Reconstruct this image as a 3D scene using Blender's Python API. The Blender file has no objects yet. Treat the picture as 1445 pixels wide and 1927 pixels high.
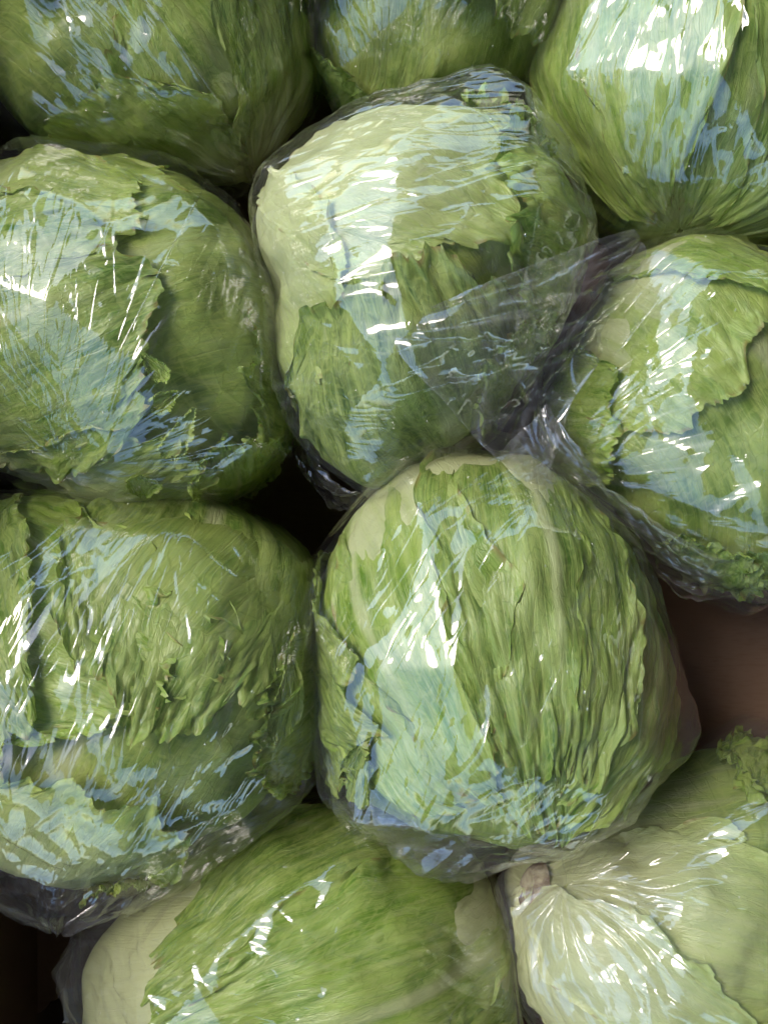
import bpy, bmesh, math, random
import numpy as np
from mathutils import Vector
from mathutils.bvhtree import BVHTree

R = math.radians
sc = bpy.context.scene
col = sc.collection

# ------------------------------------------------------------------ camera
PXW, PXH = 1445.0, 1927.0            # the photograph's own frame, used to lay things out
DIST, WID = 0.50, 0.400              # camera height over the heads' middles, frame width there
MPP = WID / PXW
cam_d = bpy.data.cameras.new('camera')
cam = bpy.data.objects.new('camera', cam_d); col.objects.link(cam)
cam.location = (0, 0, DIST)
cam_d.sensor_fit = 'HORIZONTAL'
cam_d.sensor_width = 36
cam_d.lens = 36 * DIST / WID
cam_d.clip_start = 0.01; cam_d.clip_end = 1000
sc.camera = cam

# ------------------------------------------------------------------ sky and sun
SUN_EL, SUN_AZ = R(52), R(150)       # azimuth counted from +x towards +y: upper left of the picture, veiled and soft
w = bpy.data.worlds.new('World'); sc.world = w; w.use_nodes = True
nt = w.node_tree; nt.nodes.clear()
sky = nt.nodes.new('ShaderNodeTexSky'); sky.sky_type = 'NISHITA'; sky.sun_disc = False
sky.sun_elevation = SUN_EL; sky.sun_rotation = R(90) - SUN_AZ
sky.air_density = 1.0; sky.dust_density = 1.0; sky.ozone_density = 2.6
bg = nt.nodes.new('ShaderNodeBackground'); bg.inputs['Strength'].default_value = 0.15
wo = nt.nodes.new('ShaderNodeOutputWorld')
nt.links.new(sky.outputs[0], bg.inputs[0]); nt.links.new(bg.outputs[0], wo.inputs[0])
sd = bpy.data.lights.new('sun', 'SUN'); sd.energy = 0.85; sd.angle = R(26); sd.color = (1.0, 0.88, 0.74)
sun = bpy.data.objects.new('sun', sd); col.objects.link(sun)
sdir = Vector((math.cos(SUN_EL) * math.cos(SUN_AZ), math.cos(SUN_EL) * math.sin(SUN_AZ), math.sin(SUN_EL)))
sun.rotation_euler = sdir.to_track_quat('Z', 'Y').to_euler()

vs = sc.view_settings
vs.view_transform = 'Standard'; vs.look = 'None'; vs.gamma = 1; vs.exposure = 1.7
vs.use_curve_mapping = False
cy = sc.cycles
cy.max_bounces = 6; cy.transparent_max_bounces = 24; cy.diffuse_bounces = 3
cy.glossy_bounces = 3; cy.transmission_bounces = 3
cy.caustics_reflective = False; cy.caustics_refractive = False
cy.use_denoising = True
cy.use_adaptive_sampling = True; cy.adaptive_threshold = 0.035; cy.adaptive_min_samples = 20
cy.sample_clamp_indirect = 4

# ------------------------------------------------------------------ helpers
_rs = np.random.RandomState(7)
_perm = _rs.permutation(256); _perm = np.concatenate([_perm, _perm, _perm])
_grad = _rs.normal(size=(256, 3)); _grad /= np.linalg.norm(_grad, axis=1)[:, None]

def noise(P):
    """gradient noise, about -1..1, P (n,3)"""
    P = np.asarray(P, dtype=np.float64)
    I = np.floor(P).astype(np.int64); F = P - I; I &= 255
    U = F * F * F * (F * (F * 6 - 15) + 10)
    out = 0
    for dx in (0, 1):
        for dy in (0, 1):
            for dz in (0, 1):
                h = _perm[_perm[_perm[(I[:, 0] + dx) & 255] + ((I[:, 1] + dy) & 255)] + ((I[:, 2] + dz) & 255)]
                g = _grad[h]
                d = g[:, 0] * (F[:, 0] - dx) + g[:, 1] * (F[:, 1] - dy) + g[:, 2] * (F[:, 2] - dz)
                wx = U[:, 0] if dx else 1 - U[:, 0]
                wy = U[:, 1] if dy else 1 - U[:, 1]
                wz = U[:, 2] if dz else 1 - U[:, 2]
                out = out + d * wx * wy * wz
    return out * 1.6

def fbm(P, o=3):
    s, a = 0, 1.0
    for k in range(o):
        s = s + a * noise(P * (2.03 ** k) + 17.3 * k); a *= 0.5
    return s

def sstep(a, b, x):
    t = np.clip((x - a) / (b - a), 0, 1); return t * t * (3 - 2 * t)

def unit(v):
    v = np.asarray(v, dtype=np.float64); return v / np.linalg.norm(v)

def at(px, py, z=0.0):
    k = MPP * (DIST - z) / DIST
    return np.array([(px - PXW / 2) * k, -(py - PXH / 2) * k, z])

def empty(name, loc):
    o = bpy.data.objects.new(name, None); col.objects.link(o); o.location = loc
    o.empty_display_size = 0.02
    return o

def tag(o, label=None, cat=None, group=None, kind=None):
    if label: o['label'] = label
    if cat: o['category'] = cat
    if group: o['group'] = group
    if kind: o['kind'] = kind
    return o

def grid_faces(nu, nv, wrap=False):
    """indices of quads for verts laid out [v*nu+u]"""
    uu = np.arange(nu if wrap else nu - 1); vv = np.arange(nv - 1)
    U, V = np.meshgrid(uu, vv); U = U.ravel(); V = V.ravel(); U2 = (U + 1) % nu
    return np.stack([V * nu + U, V * nu + U2, (V + 1) * nu + U2, (V + 1) * nu + U], axis=1)

def mesh_obj(name, V, F, mat, parent=None, uv=None, smooth=True, loc=None):
    me = bpy.data.meshes.new(name)
    V = np.asarray(V, dtype=np.float32); F = np.asarray(F, dtype=np.int32)
    me.vertices.add(len(V)); me.vertices.foreach_set('co', V.ravel())
    n = F.shape[1]
    me.loops.add(F.size); me.loops.foreach_set('vertex_index', F.ravel())
    me.polygons.add(len(F)); me.polygons.foreach_set('loop_start', np.arange(0, F.size, n, dtype=np.int32))
    me.polygons.foreach_set('use_smooth', np.full(len(F), smooth))
    me.update(calc_edges=True)
    if uv is not None:
        l = me.uv_layers.new(name='UVMap')
        l.data.foreach_set('uv', np.asarray(uv, dtype=np.float32)[F.ravel()].ravel())
    me.materials.append(mat)
    o = bpy.data.objects.new(name, me); col.objects.link(o)
    if parent is not None: o.parent = parent
    if loc is not None: o.location = loc
    return o

# ------------------------------------------------------------------ materials
class NB:
    def __init__(s, name):
        s.m = bpy.data.materials.new(name); s.m.use_nodes = True
        s.t = s.m.node_tree; s.t.nodes.clear()
    def n(s, typ, ins=None, **kw):
        nd = s.t.nodes.new('ShaderNode' + typ)
        for k, v in kw.items(): setattr(nd, k, v)
        for k, v in (ins or {}).items():
            i = nd.inputs[k]
            if hasattr(v, 'is_linked'): s.t.links.new(v, i)
            else: i.default_value = v
        return nd
    def math(s, op, a, b=0.0, c=0.0, clamp=False):
        return s.n('Math', {0: a, 1: b, 2: c}, operation=op, use_clamp=clamp).outputs[0]
    def ss(s, a, b, x):
        nd = s.n('MapRange', {0: x, 1: a, 2: b, 3: 0.0, 4: 1.0}, interpolation_type='SMOOTHSTEP'); return nd.outputs[0]
    def mix(s, f, a, b, bt='MIX'):
        nd = s.n('Mix', {0: f, 6: a, 7: b}, data_type='RGBA', blend_type=bt); return nd.outputs[2]
    def out(s, sh):
        o = s.n('OutputMaterial'); s.t.links.new(sh, o.inputs[0]); return s.m

def make_leaf_mat():
    b = NB('lettuce_leaf')
    uvn = b.n('UVMap'); oi = b.n('ObjectInfo')
    blis = b.n('Attribute', attribute_type='OBJECT', attribute_name='blister').outputs['Fac']
    sp = b.n('SeparateXYZ', {0: uvn.outputs[0]})
    u, v = sp.outputs[0], sp.outputs[1]
    seed = b.math('MULTIPLY', oi.outputs['Random'], 37.0)
    cv = b.n('CombineXYZ', {0: b.math('ADD', u, seed), 1: b.math('MULTIPLY', v, 1.6)}).outputs[0]
    wn = b.n('TexNoise', noise_dimensions='2D', ins={'Vector': cv, 'Scale': 2.6, 'Detail': 1.0})
    warp = b.math('SUBTRACT', wn.outputs[0], 0.5)
    wn2 = b.n('TexNoise', noise_dimensions='2D', ins={'Vector': cv, 'Scale': 9.0, 'Detail': 1.0})
    warp2 = b.math('SUBTRACT', wn2.outputs[0], 0.5)
    # main veins fan out from the base
    x = b.math('ADD', b.math('MULTIPLY', u, 4.2), b.math('ADD', b.math('MULTIPLY', warp, 1.5), b.math('MULTIPLY', warp2, 0.35)))
    d1 = b.math('ABSOLUTE', b.math('SUBTRACT', b.math('FRACT', b.math('ADD', x, 0.5)), 0.5))
    w1 = b.math('MULTIPLY_ADD', b.math('SUBTRACT', 1.0, v), 0.055, 0.02)
    line1 = b.math('SUBTRACT', 1.0, b.ss(0.0, w1, d1))
    # side veins leave them at a slant
    y = b.math('ADD', b.math('SUBTRACT', b.math('MULTIPLY', v, 9.0), b.math('MULTIPLY', d1, 4.0)),
               b.math('ADD', b.math('MULTIPLY', warp, 4.0), b.math('MULTIPLY', warp2, 1.1)))
    d2 = b.math('ABSOLUTE', b.math('SUBTRACT', b.math('FRACT', y), 0.5))
    line2 = b.math('SUBTRACT', 1.0, b.ss(0.0, 0.06, d2))
    # fine net
    cv3 = b.n('CombineXYZ', {0: b.math('ADD', b.math('MULTIPLY', b.math('ADD', u, seed), 13.0), b.math('MULTIPLY', warp2, 2.2)),
                             1: b.math('ADD', b.math('MULTIPLY', v, 17.0), b.math('MULTIPLY', warp, 4.0))}).outputs[0]
    vor = b.n('TexVoronoi', voronoi_dimensions='2D', ins={'Vector': cv3, 'Scale': 1.0}, feature='DISTANCE_TO_EDGE')
    line3 = b.math('SUBTRACT', 1.0, b.ss(0.0, 0.07, vor.outputs['Distance']))
    vsm = b.n('TexVoronoi', voronoi_dimensions='2D', ins={'Vector': cv3, 'Scale': 0.55}, feature='F1')
    blob = b.math('SUBTRACT', 1.0, vsm.outputs['Distance'])
    # streaks along the leaf
    cst = b.n('CombineXYZ', {0: b.math('MULTIPLY', b.math('ADD', u, seed), 16.0), 1: b.math('MULTIPLY', v, 1.6)}).outputs[0]
    st = b.n('TexNoise', noise_dimensions='2D', ins={'Vector': cst, 'Scale': 1.6, 'Detail': 2.5})
    streak = st.outputs[0]
    # how pale: at the base and along ribs
    vv = b.math('ADD', v, b.math('ADD', b.math('MULTIPLY', warp, 0.22), b.math('MULTIPLY', b.math('SUBTRACT', streak, 0.5), 0.28)))
    p_end = oi.outputs['Alpha']
    pale = b.math('SUBTRACT', 1.0, b.ss(b.math('MULTIPLY', p_end, 0.25), p_end, vv))
    rib = b.math('MULTIPLY', b.math('SUBTRACT', 1.0, b.ss(0.02, b.math('MULTIPLY_ADD', b.math('SUBTRACT', 1.0, v), 0.13, 0.02), b.math('ABSOLUTE', b.math('ADD', u, b.math('MULTIPLY', warp, 0.12))))),
                 b.math('SUBTRACT', 1.0, b.ss(0.35, 0.9, v)))
    pale = b.math('MAXIMUM', pale, b.math('MULTIPLY', rib, 0.8))
    cr1 = b.n('CombineXYZ', {0: b.math('MULTIPLY', b.math('ADD', u, seed), 7.0), 1: b.math('MULTIPLY', v, 3.4)}).outputs[0]
    rn1 = b.n('TexNoise', noise_dimensions='2D', ins={'Vector': cr1, 'Scale': 1.0, 'Detail': 2.0, 'Distortion': 0.5}).outputs[0]
    net1 = b.math('POWER', b.math('SUBTRACT', 1.0, b.math('MULTIPLY', b.math('ABSOLUTE', b.math('SUBTRACT', rn1, 0.5)), 2.0), clamp=True), 22.0)
    cr2 = b.n('CombineXYZ', {0: b.math('MULTIPLY', b.math('ADD', u, seed), 34.0), 1: b.math('MULTIPLY', v, 7.0)}).outputs[0]
    rn2 = b.n('TexNoise', noise_dimensions='2D', ins={'Vector': cr2, 'Scale': 1.0, 'Detail': 2.0, 'Distortion': 0.8}).outputs[0]
    net2 = b.math('POWER', b.math('SUBTRACT', 1.0, b.math('MULTIPLY', b.math('ABSOLUTE', b.math('SUBTRACT', rn2, 0.5)), 2.0), clamp=True), 9.0)
    cr3 = b.n('CombineXYZ', {0: b.math('MULTIPLY', b.math('ADD', u, seed), 13.0), 1: b.math('MULTIPLY', v, 62.0)}).outputs[0]
    rn3 = b.n('TexNoise', noise_dimensions='2D', ins={'Vector': cr3, 'Scale': 1.0, 'Detail': 1.0}).outputs[0]
    blotch = b.n('TexNoise', noise_dimensions='2D', ins={'Vector': cv, 'Scale': 4.5, 'Detail': 3.0, 'Roughness': 0.6}).outputs[0]
    base = oi.outputs['Color']
    dark = b.mix(1.0, base, (0.46, 0.58, 0.40, 1), 'MULTIPLY')
    light = b.mix(0.35, base, (0.50, 0.58, 0.17, 1))
    c = b.mix(b.ss(0.28, 0.70, blotch), dark, light)
    c = b.mix(b.math('MULTIPLY', b.ss(0.44, 0.70, streak), 0.34), c, (0.46, 0.63, 0.15, 1))
    c = b.mix(b.math('MULTIPLY', net2, 0.42), c, (0.54, 0.64, 0.15, 1))
    c = b.mix(b.math('MULTIPLY', b.ss(0.52, 0.72, rn3), 0.30), c, (0.55, 0.64, 0.18, 1))
    c = b.mix(b.math('MULTIPLY', net1, 0.40), c, (0.57, 0.66, 0.20, 1))
    gv = b.n('Attribute', attribute_type='GEOMETRY', attribute_name='vein').outputs['Fac']
    c = b.mix(b.math('MULTIPLY', gv, 0.62), c, (0.60, 0.70, 0.24, 1))
    c = b.mix(b.math('MULTIPLY', line1, 0.12), c, (0.52, 0.60, 0.24, 1))
    c = b.mix(b.math('MULTIPLY', line2, 0.20), c, (0.45, 0.53, 0.17, 1))
    c = b.mix(b.math('MULTIPLY', line3, 0.20), c, b.mix(1.0, base, (0.45, 0.55, 0.35, 1), 'MULTIPLY'))
    c = b.mix(b.math('MULTIPLY', pale, 0.93), c, (0.70, 0.74, 0.40, 1))
    # small brown bruises at margins
    br = b.n('TexNoise', noise_dimensions='2D', ins={'Vector': cv, 'Scale': 13.0, 'Detail': 1.0}).outputs[0]
    edge = b.math('MAXIMUM', b.ss(0.965, 1.0, b.math('ABSOLUTE', u)), b.ss(0.975, 1.0, v))
    c = b.mix(b.math('MULTIPLY', b.math('MULTIPLY', edge, b.ss(0.52, 0.68, br)), 0.6), c, (0.30, 0.17, 0.06, 1))
    # relief
    h = b.math('ADD', b.math('MULTIPLY', line1, 0.15), b.math('ADD', b.math('MULTIPLY', net1, 0.6), b.math('ADD', b.math('MULTIPLY', net2, 0.30), b.math('MULTIPLY', rn3, 0.5))))
    h = b.math('SUBTRACT', h, b.math('MULTIPLY', line3, 0.25))
    h = b.math('ADD', h, b.math('MULTIPLY', blob, b.math('MULTIPLY', blis, 1.6)))
    h = b.math('ADD', h, b.math('MULTIPLY', streak, 0.3))
    bump = b.n('Bump', {'Height': h, 'Strength': 0.38, 'Distance': 0.0009})
    nrm = bump.outputs[0]
    dif = b.n('BsdfDiffuse', {'Color': c, 'Normal': nrm})
    tr = b.n('BsdfTranslucent', {'Color': b.mix(1.0, c, (0.95, 1.0, 0.55, 1), 'MULTIPLY'), 'Normal': nrm})
    mx = b.n('MixShader', {0: 0.36, 1: dif.outputs[0], 2: tr.outputs[0]})
    gl = b.n('BsdfGlossy', {'Color': (1, 1, 1, 1), 'Roughness': 0.28, 'Normal': nrm})
    lw = b.n('LayerWeight', {'Blend': 0.5, 'Normal': nrm})
    fr = b.math('MULTIPLY_ADD', b.math('POWER', lw.outputs['Facing'], 5.0), 0.30, 0.022)
    m2 = b.n('MixShader', {0: fr, 1: mx.outputs[0], 2: gl.outputs[0]})
    return b.out(m2.outputs[0])

def make_film_mat(name, haze, bump_s, refl=0.095, streak_f=(70.0, 6.0)):
    b = NB(name)
    uvn = b.n('UVMap'); oi = b.n('ObjectInfo')
    sp = b.n('SeparateXYZ', {0: uvn.outputs[0]})
    seed = b.math('MULTIPLY', oi.outputs['Random'], 23.0)
    cst = b.n('CombineXYZ', {0: b.math('MULTIPLY', sp.outputs[0], streak_f[0]),
                             1: b.math('MULTIPLY', sp.outputs[1], streak_f[1]), 2: seed}).outputs[0]
    st = b.n('TexNoise', {'Vector': cst, 'Scale': 1.0, 'Detail': 1.5, 'Distortion': 0.6}).outputs[0]
    ridge = b.math('POWER', b.math('SUBTRACT', 1.0, b.math('MULTIPLY', b.math('ABSOLUTE', b.math('SUBTRACT', st, 0.5)), 2.0), clamp=True), 14.0)
    nrm = b.n('Bump', {'Height': ridge, 'Strength': bump_s, 'Distance': 0.0008}).outputs[0]
    lw = b.n('LayerWeight', {'Blend': 0.5})
    fr = b.math('MULTIPLY_ADD', b.math('POWER', lw.outputs['Facing'], 5.0), 0.75, refl, clamp=True)
    tr = b.n("BsdfTransparent", {"Color": (0.99, 0.99, 0.985, 1)})
    gl = b.n('BsdfGlossy', {'Color': (1, 1, 1, 1), 'Roughness': 0.025, 'Normal': nrm})
    df = b.n('BsdfDiffuse', {'Color': (0.82, 0.84, 0.86, 1)})
    ply = b.n('Attribute', attribute_type='GEOMETRY', attribute_name='ply').outputs['Fac']
    hz = b.math('MULTIPLY_ADD', b.math('ADD', ridge, b.math('MULTIPLY', ply, 6.0)), haze * 1.2, haze)
    m1 = b.n('MixShader', {0: hz, 1: tr.outputs[0], 2: df.outputs[0]})
    m2 = b.n('MixShader', {0: fr, 1: m1.outputs[0], 2: gl.outputs[0]})
    return b.out(m2.outputs[0])

def make_card_mat():
    b = NB('cardboard')
    tc = b.n('TexCoord'); p = tc.outputs['Object']
    n1 = b.n('TexNoise', {'Vector': p, 'Scale': 9.0, 'Detail': 4.0}).outputs[0]
    n2 = b.n('TexNoise', {'Vector': b.n('VectorMath', {0: p, 1: (40, 260, 260)}, operation='MULTIPLY').outputs[0], 'Scale': 3.0, 'Detail': 3.0}).outputs[0]
    wv = b.n('TexWave', {'Vector': p, 'Scale': 45.0, 'Distortion': 0.3}, bands_direction='X').outputs['Fac']
    c = b.mix(b.ss(0.3, 0.7, n1), (0.17, 0.112, 0.078, 1), (0.22, 0.148, 0.105, 1))
    c = b.mix(b.math('MULTIPLY', b.ss(0.45, 0.75, n2), 0.5), c, (0.17, 0.105, 0.07, 1))
    h = b.math('ADD', b.math('MULTIPLY', wv, 0.5), n2)
    nrm = b.n('Bump', {'Height': h, 'Strength': 0.25, 'Distance': 0.0006}).outputs[0]
    pb = b.n('BsdfPrincipled', {'Base Color': c, 'Roughness': 0.8, 'Normal': nrm})
    pb.inputs['Specular IOR Level'].default_value = 0.25
    return b.out(pb.outputs[0])

def make_simple(name, ca, cb, scale, rough=0.6, bump=0.3):
    b = NB(name); p = b.n('TexCoord').outputs['Object']
    n1 = b.n('TexNoise', {'Vector': p, 'Scale': scale, 'Detail': 5.0, 'Roughness': 0.65}).outputs[0]
    c = b.mix(b.ss(0.35, 0.65, n1), ca, cb)
    nrm = b.n('Bump', {'Height': n1, 'Strength': bump, 'Distance': 0.001}).outputs[0]
    return b.out(b.n('BsdfPrincipled', {'Base Color': c, 'Roughness': rough, 'Normal': nrm}).outputs[0])

M_LEAF = make_leaf_mat()
M_FILM = make_film_mat('clear_film', 0.006, 0.19)
M_TAIL = make_film_mat('loose_clear_film', 0.018, 0.0, 0.10, (6.0, 5.0))
M_CARD = make_card_mat()
M_STEM = make_simple('cut_stem', (0.11, 0.055, 0.025, 1), (0.48, 0.43, 0.27, 1), 90.0, 0.7, 0.8)
M_GROUND = make_simple('paving', (0.14, 0.135, 0.125, 1), (0.21, 0.20, 0.185, 1), 30.0, 0.9)

# ------------------------------------------------------------------ the box
FLOOR = -0.100; RIM = 0.075; TH = 0.005
X0 = at(72, 0, FLOOR)[0]; X1 = 0.262
Y0, Y1 = -0.345, 0.345
def slab(name, p0, p1, parent, bevel=0.0012):
    bm = bmesh.new()
    bmesh.ops.create_cube(bm, size=1)
    for v in bm.verts:
        v.co = Vector([(a + b_) / 2 + c * (b_ - a) for a, b_, c in zip(p0, p1, v.co)])
    bmesh.ops.bevel(bm, geom=bm.edges[:], offset=bevel, segments=2, affect='EDGES')
    me = bpy.data.meshes.new(name); bm.to_mesh(me); bm.free(); me.materials.append(M_CARD)
    o = bpy.data.objects.new(name, me); col.objects.link(o); o.parent = parent
    return o

box = empty('cardboard_box', (0, 0, 0))
tag(box, 'open brown cardboard box holding all the wrapped lettuces', 'box')
slab('side_wall', (X0 - TH, Y0, FLOOR - 0.05), (X0, Y1, RIM), box)
slab('side_wall', (X1, Y0, FLOOR - 0.05), (X1 + TH, Y1, RIM), box)
slab('end_wall', (X0 - TH, Y1 + 0.0005, FLOOR - 0.05), (X1 + TH, Y1 + TH, RIM), box)
slab('end_wall', (X0 - TH, Y0 - TH, FLOOR - 0.05), (X1 + TH, Y0 - 0.0005, RIM), box)
# three flaps hang outwards; the left, unseen, is raised to block low sky
def flap(p, q, lean, h):
    p = np.array(p); q = np.array(q); lean = np.array(lean) * h
    up = np.array([0, 0, h])
    n = np.cross(q - p, up + lean); n = n / np.linalg.norm(n) * TH * 0.8
    e = (q - p) / np.linalg.norm(q - p) * 0.012
    V = [p + e, q - e, q - e * 2 + up + lean, p + e * 2 + up + lean]
    V = V + [x + n for x in V]
    F = [(0, 1, 2, 3), (7, 6, 5, 4), (0, 4, 5, 1), (1, 5, 6, 2), (2, 6, 7, 3), (3, 7, 4, 0)]
    return mesh_obj('flap', V, F, M_CARD, box, smooth=False)
zf = RIM + 0.001
flap((X1 + TH * 1.2, Y0, zf - 0.002), (X1 + TH * 1.2, Y1, zf - 0.002), (0.6, 0, -1.7), 0.09)
flap((X0, Y1 + TH * 1.2, zf - 0.002), (X1, Y1 + TH * 1.2, zf - 0.002), (0, 0.6, -1.7), 0.09)
flap((X1, Y0 - TH * 1.2, zf - 0.002), (X0, Y0 - TH * 1.2, zf - 0.002), (0, -0.6, -1.7), 0.09)
flap((X0, Y1, zf), (X0, Y0, zf), (-0.55, 0, 0), 0.15)

# an awning added out of view to block sky and shape the film's reflections
aw = empty('added_awning', (0.9, -0.5, 1.55))
tag(aw, 'added dark canvas awning, out of view, blocking part of the sky over the box', 'awning')
def make_canvas():
    b = NB('added_awning_canvas'); p = b.n('TexCoord').outputs['Object']
    n1 = b.n('TexNoise', {'Vector': p, 'Scale': 6.0, 'Detail': 3.0}).outputs[0]
    c = b.mix(n1, (0.11, 0.105, 0.09, 1), (0.14, 0.13, 0.115, 1))
    t = b.n('BsdfTranslucent', {'Color': b.mix(1.0, c, (0.55, 0.48, 0.40, 1), 'MULTIPLY')}); d = b.n('BsdfDiffuse', {'Color': c})
    return b.out(b.n('MixShader', {0: 0.5, 1: d.outputs[0], 2: t.outputs[0]}).outputs[0])
M_CANVAS = make_canvas()
M_BAR = make_simple('added_awning_bar', (0.25, 0.25, 0.26, 1), (0.32, 0.32, 0.33, 1), 15.0, 0.4)
def awning():
    xa, xb, ya, yb = -1.46, 1.9, -2.4, 3.4
    nx, ny = 24, 24
    U, V = np.meshgrid(np.linspace(0, 1, nx), np.linspace(0, 1, ny)); U, V = U.ravel(), V.ravel()
    sag = -0.05 * np.abs(np.sin(U * math.pi * 3)) * np.abs(np.sin(V * math.pi * 3)) - 1.45 * U
    X = np.stack([xa + (xb - xa) * U, ya + (yb - ya) * V, sag], 1)
    mesh_obj('added_canopy', X, grid_faces(nx, ny), M_CANVAS, aw)
    for k in range(4):
        y = ya + (yb - ya) * k / 3
        a = np.array([xa, y, 0.012]); b_ = np.array([xb, y, 0.012 - 1.45]); r = 0.012
        V_ = [a + (0, -r, 0), a + (0, r, 0), a + (0, r, 2 * r), a + (0, -r, 2 * r)]
        V_ += [b_ + (0, -r, 0), b_ + (0, r, 0), b_ + (0, r, 2 * r), b_ + (0, -r, 2 * r)]
        mesh_obj('added_bar', V_, [(0, 1, 2, 3), (7, 6, 5, 4), (0, 4, 5, 1), (1, 5, 6, 2), (2, 6, 7, 3), (3, 7, 4, 0)], M_BAR, aw, smooth=False)
awning()

# floor panel with a torn hand hole near the lower left corner
def floor_panel():
    hc = at(148, 1960, FLOOR); rng = np.random.RandomState(3)
    na = 72
    bm = bmesh.new()
    inner, outer = [], []
    for k in range(na):
        a = 2 * math.pi * k / na
        rr = 0.030 * (1 + 0.05 * math.sin(5 * a) + 0.035 * rng.normal())
        c, s = math.cos(a), math.sin(a)
        inner.append((hc[0] + rr * c * 0.9, hc[1] + rr * s * 1.15))
        t = min((X1 + 0.004 - hc[0]) / c if c > 1e-6 else 9, (X0 - 0.004 - hc[0]) / c if c < -1e-6 else 9,
                (Y1 + 0.004 - hc[1]) / s if s > 1e-6 else 9, (Y0 - 0.004 - hc[1]) / s if s < -1e-6 else 9)
        outer.append((hc[0] + c * t, hc[1] + s * t))
    V, F = [], []
    for z in (FLOOR + 0.0016, FLOOR - TH):
        V += [(x, y, z) for x, y in inner] + [(x, y, z) for x, y in outer]
    for k in range(na):
        j = (k + 1) % na
        F.append((k, na + k, na + j, j)); F.append((2 * na + k, 2 * na + j, 3 * na + j, 3 * na + k))
        F.append((k, j, 2 * na + j, 2 * na + k))
    return mesh_obj('floor_panel', V, F, M_CARD, box, smooth=False)
floor_panel()
g = mesh_obj('ground', [(-3, -3, FLOOR - 0.052), (3, -3, FLOOR - 0.052), (3, 3, FLOOR - 0.052), (-3, 3, FLOOR - 0.052)], [(0, 1, 2, 3)], M_GROUND, smooth=False)
tag(g, kind='structure')

# ------------------------------------------------------------------ the heads: outlines measured on the photograph
LIME = (0.255, 0.455, 0.024); MID = (0.125, 0.30, 0.012); DARK = (0.048, 0.155, 0.008); PALE = (0.46, 0.58, 0.15)
YEL = (0.38, 0.52, 0.07)
# leaf: base dir, dir it passes, start, end (rad), half width (rad), lift (mm), colour, pale end, blister, frill(mm)
H = []
H.append(dict(c=(275, 90), z=-0.008, rz=0.084, stem=(0.55, -0.72, -0.40), gather=(0.62, -0.74, 0.10), seam=[0.3],
  out=[(-20, 150), (40, 235), (70, 290), (170, 312), (330, 335), (430, 330), (515, 270), (558, 200), (582, 100), (575, -20), (500, -150), (275, -220), (50, -150), (-50, -20)],
  bulge=[(500, 372, .22), (-5, 250, .3)],
  scraps=[(330, 20, 315, 75, .2, .7, 6.5, LIME, 5), (180, 40, 150, 150, .34, .8, 6.2, MID, 6)],
  leaves=[((.55, -.72, -.4), (.2, .1, 1), .15, 1.75, 1.1, 0, LIME, .55, .3, 2),
          ((.55, -.72, -.4), (-.6, -.1, .8), .15, 1.55, .9, 1.6, YEL, .6, .4, 3),
          ((.55, -.72, -.4), (.75, .3, .5), .15, 1.9, .8, 2.2, MID, .5, .3, 2),
          ((-.5, .75, -.45), (-.35, .1, .9), .2, 1.62, .75, 3.2, MID, .15, .8, 5),
          ((-.2, .85, -.45), (.05, .25, .95), .2, 1.28, .6, 4.6, DARK, .12, .9, 6),
          ((-.8, .45, -.4), (-.6, -.1, .8), .2, 1.35, .55, 5.2, MID, .15, .8, 6)],
  lab=('green crumpled lettuce head in the upper left corner, film gathered at its lower right', 'clear bag round the upper left corner lettuce, twisted into the gap below it')))
H.append(dict(c=(810, 5), z=-0.018, rz=0.080, stem=(0.15, 0.95, -0.1), gather=(0.2, 0.95, -0.2),
  out=[(580, 70), (602, 150), (645, 208), (740, 235), (860, 240), (960, 220), (1020, 140), (1058, 20), (1050, -80), (980, -170), (810, -220), (650, -170), (580, -60)],
  bulge=[],
  leaves=[((.15, .95, -.1), (.1, 0, 1), .15, 2.1, 1.2, 0, LIME, .5, .25, 2),
          ((.15, .95, -.1), (.7, 0, .7), .15, 2.1, .9, 1.8, MID, .5, .3, 2),
          ((-.5, .7, -.4), (-.6, -.1, .75), .15, 1.75, .62, 3.2, LIME, .3, .7, 6),
          ((-.6, -.4, -.6), (-.45, -.65, .5), .2, 1.2, .7, 3.6, MID, .2, .8, 6)],
  lab=('smooth light green lettuce head cut off by the middle of the top edge', 'clear bag stretched over the lettuce at the middle of the top edge')))
H.append(dict(c=(1290, 185), z=0.0, rz=0.088, stem=(0.1, 0.93, -0.2), gather=(0.0, -0.75, -0.65), seam=[-0.42],
  out=[(1010, 200), (1020, 270), (1065, 345), (1140, 425), (1260, 465), (1430, 492), (1540, 440), (1600, 300), (1610, 150), (1540, -50), (1400, -130), (1250, -140), (1110, -60), (1030, 70)],
  bulge=[(1150, 425, .3)],
  leaves=[((.1, .93, -.2), (.1, 0, 1), .15, 2.95, 1.25, 0, MID, .45, .2, 2),
          ((.1, .93, -.2), (-.7, .1, .65), .15, 2.9, .85, 1.6, LIME, .55, .3, 2),
          ((.1, .93, -.2), (.65, -.1, .75), .15, 2.9, .8, 2.6, MID, .4, .3, 2)],
  lab=('large smooth lettuce head in the upper right corner under a wide blue reflection', 'clear bag on the upper right corner lettuce, creased under a big reflection')))
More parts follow.
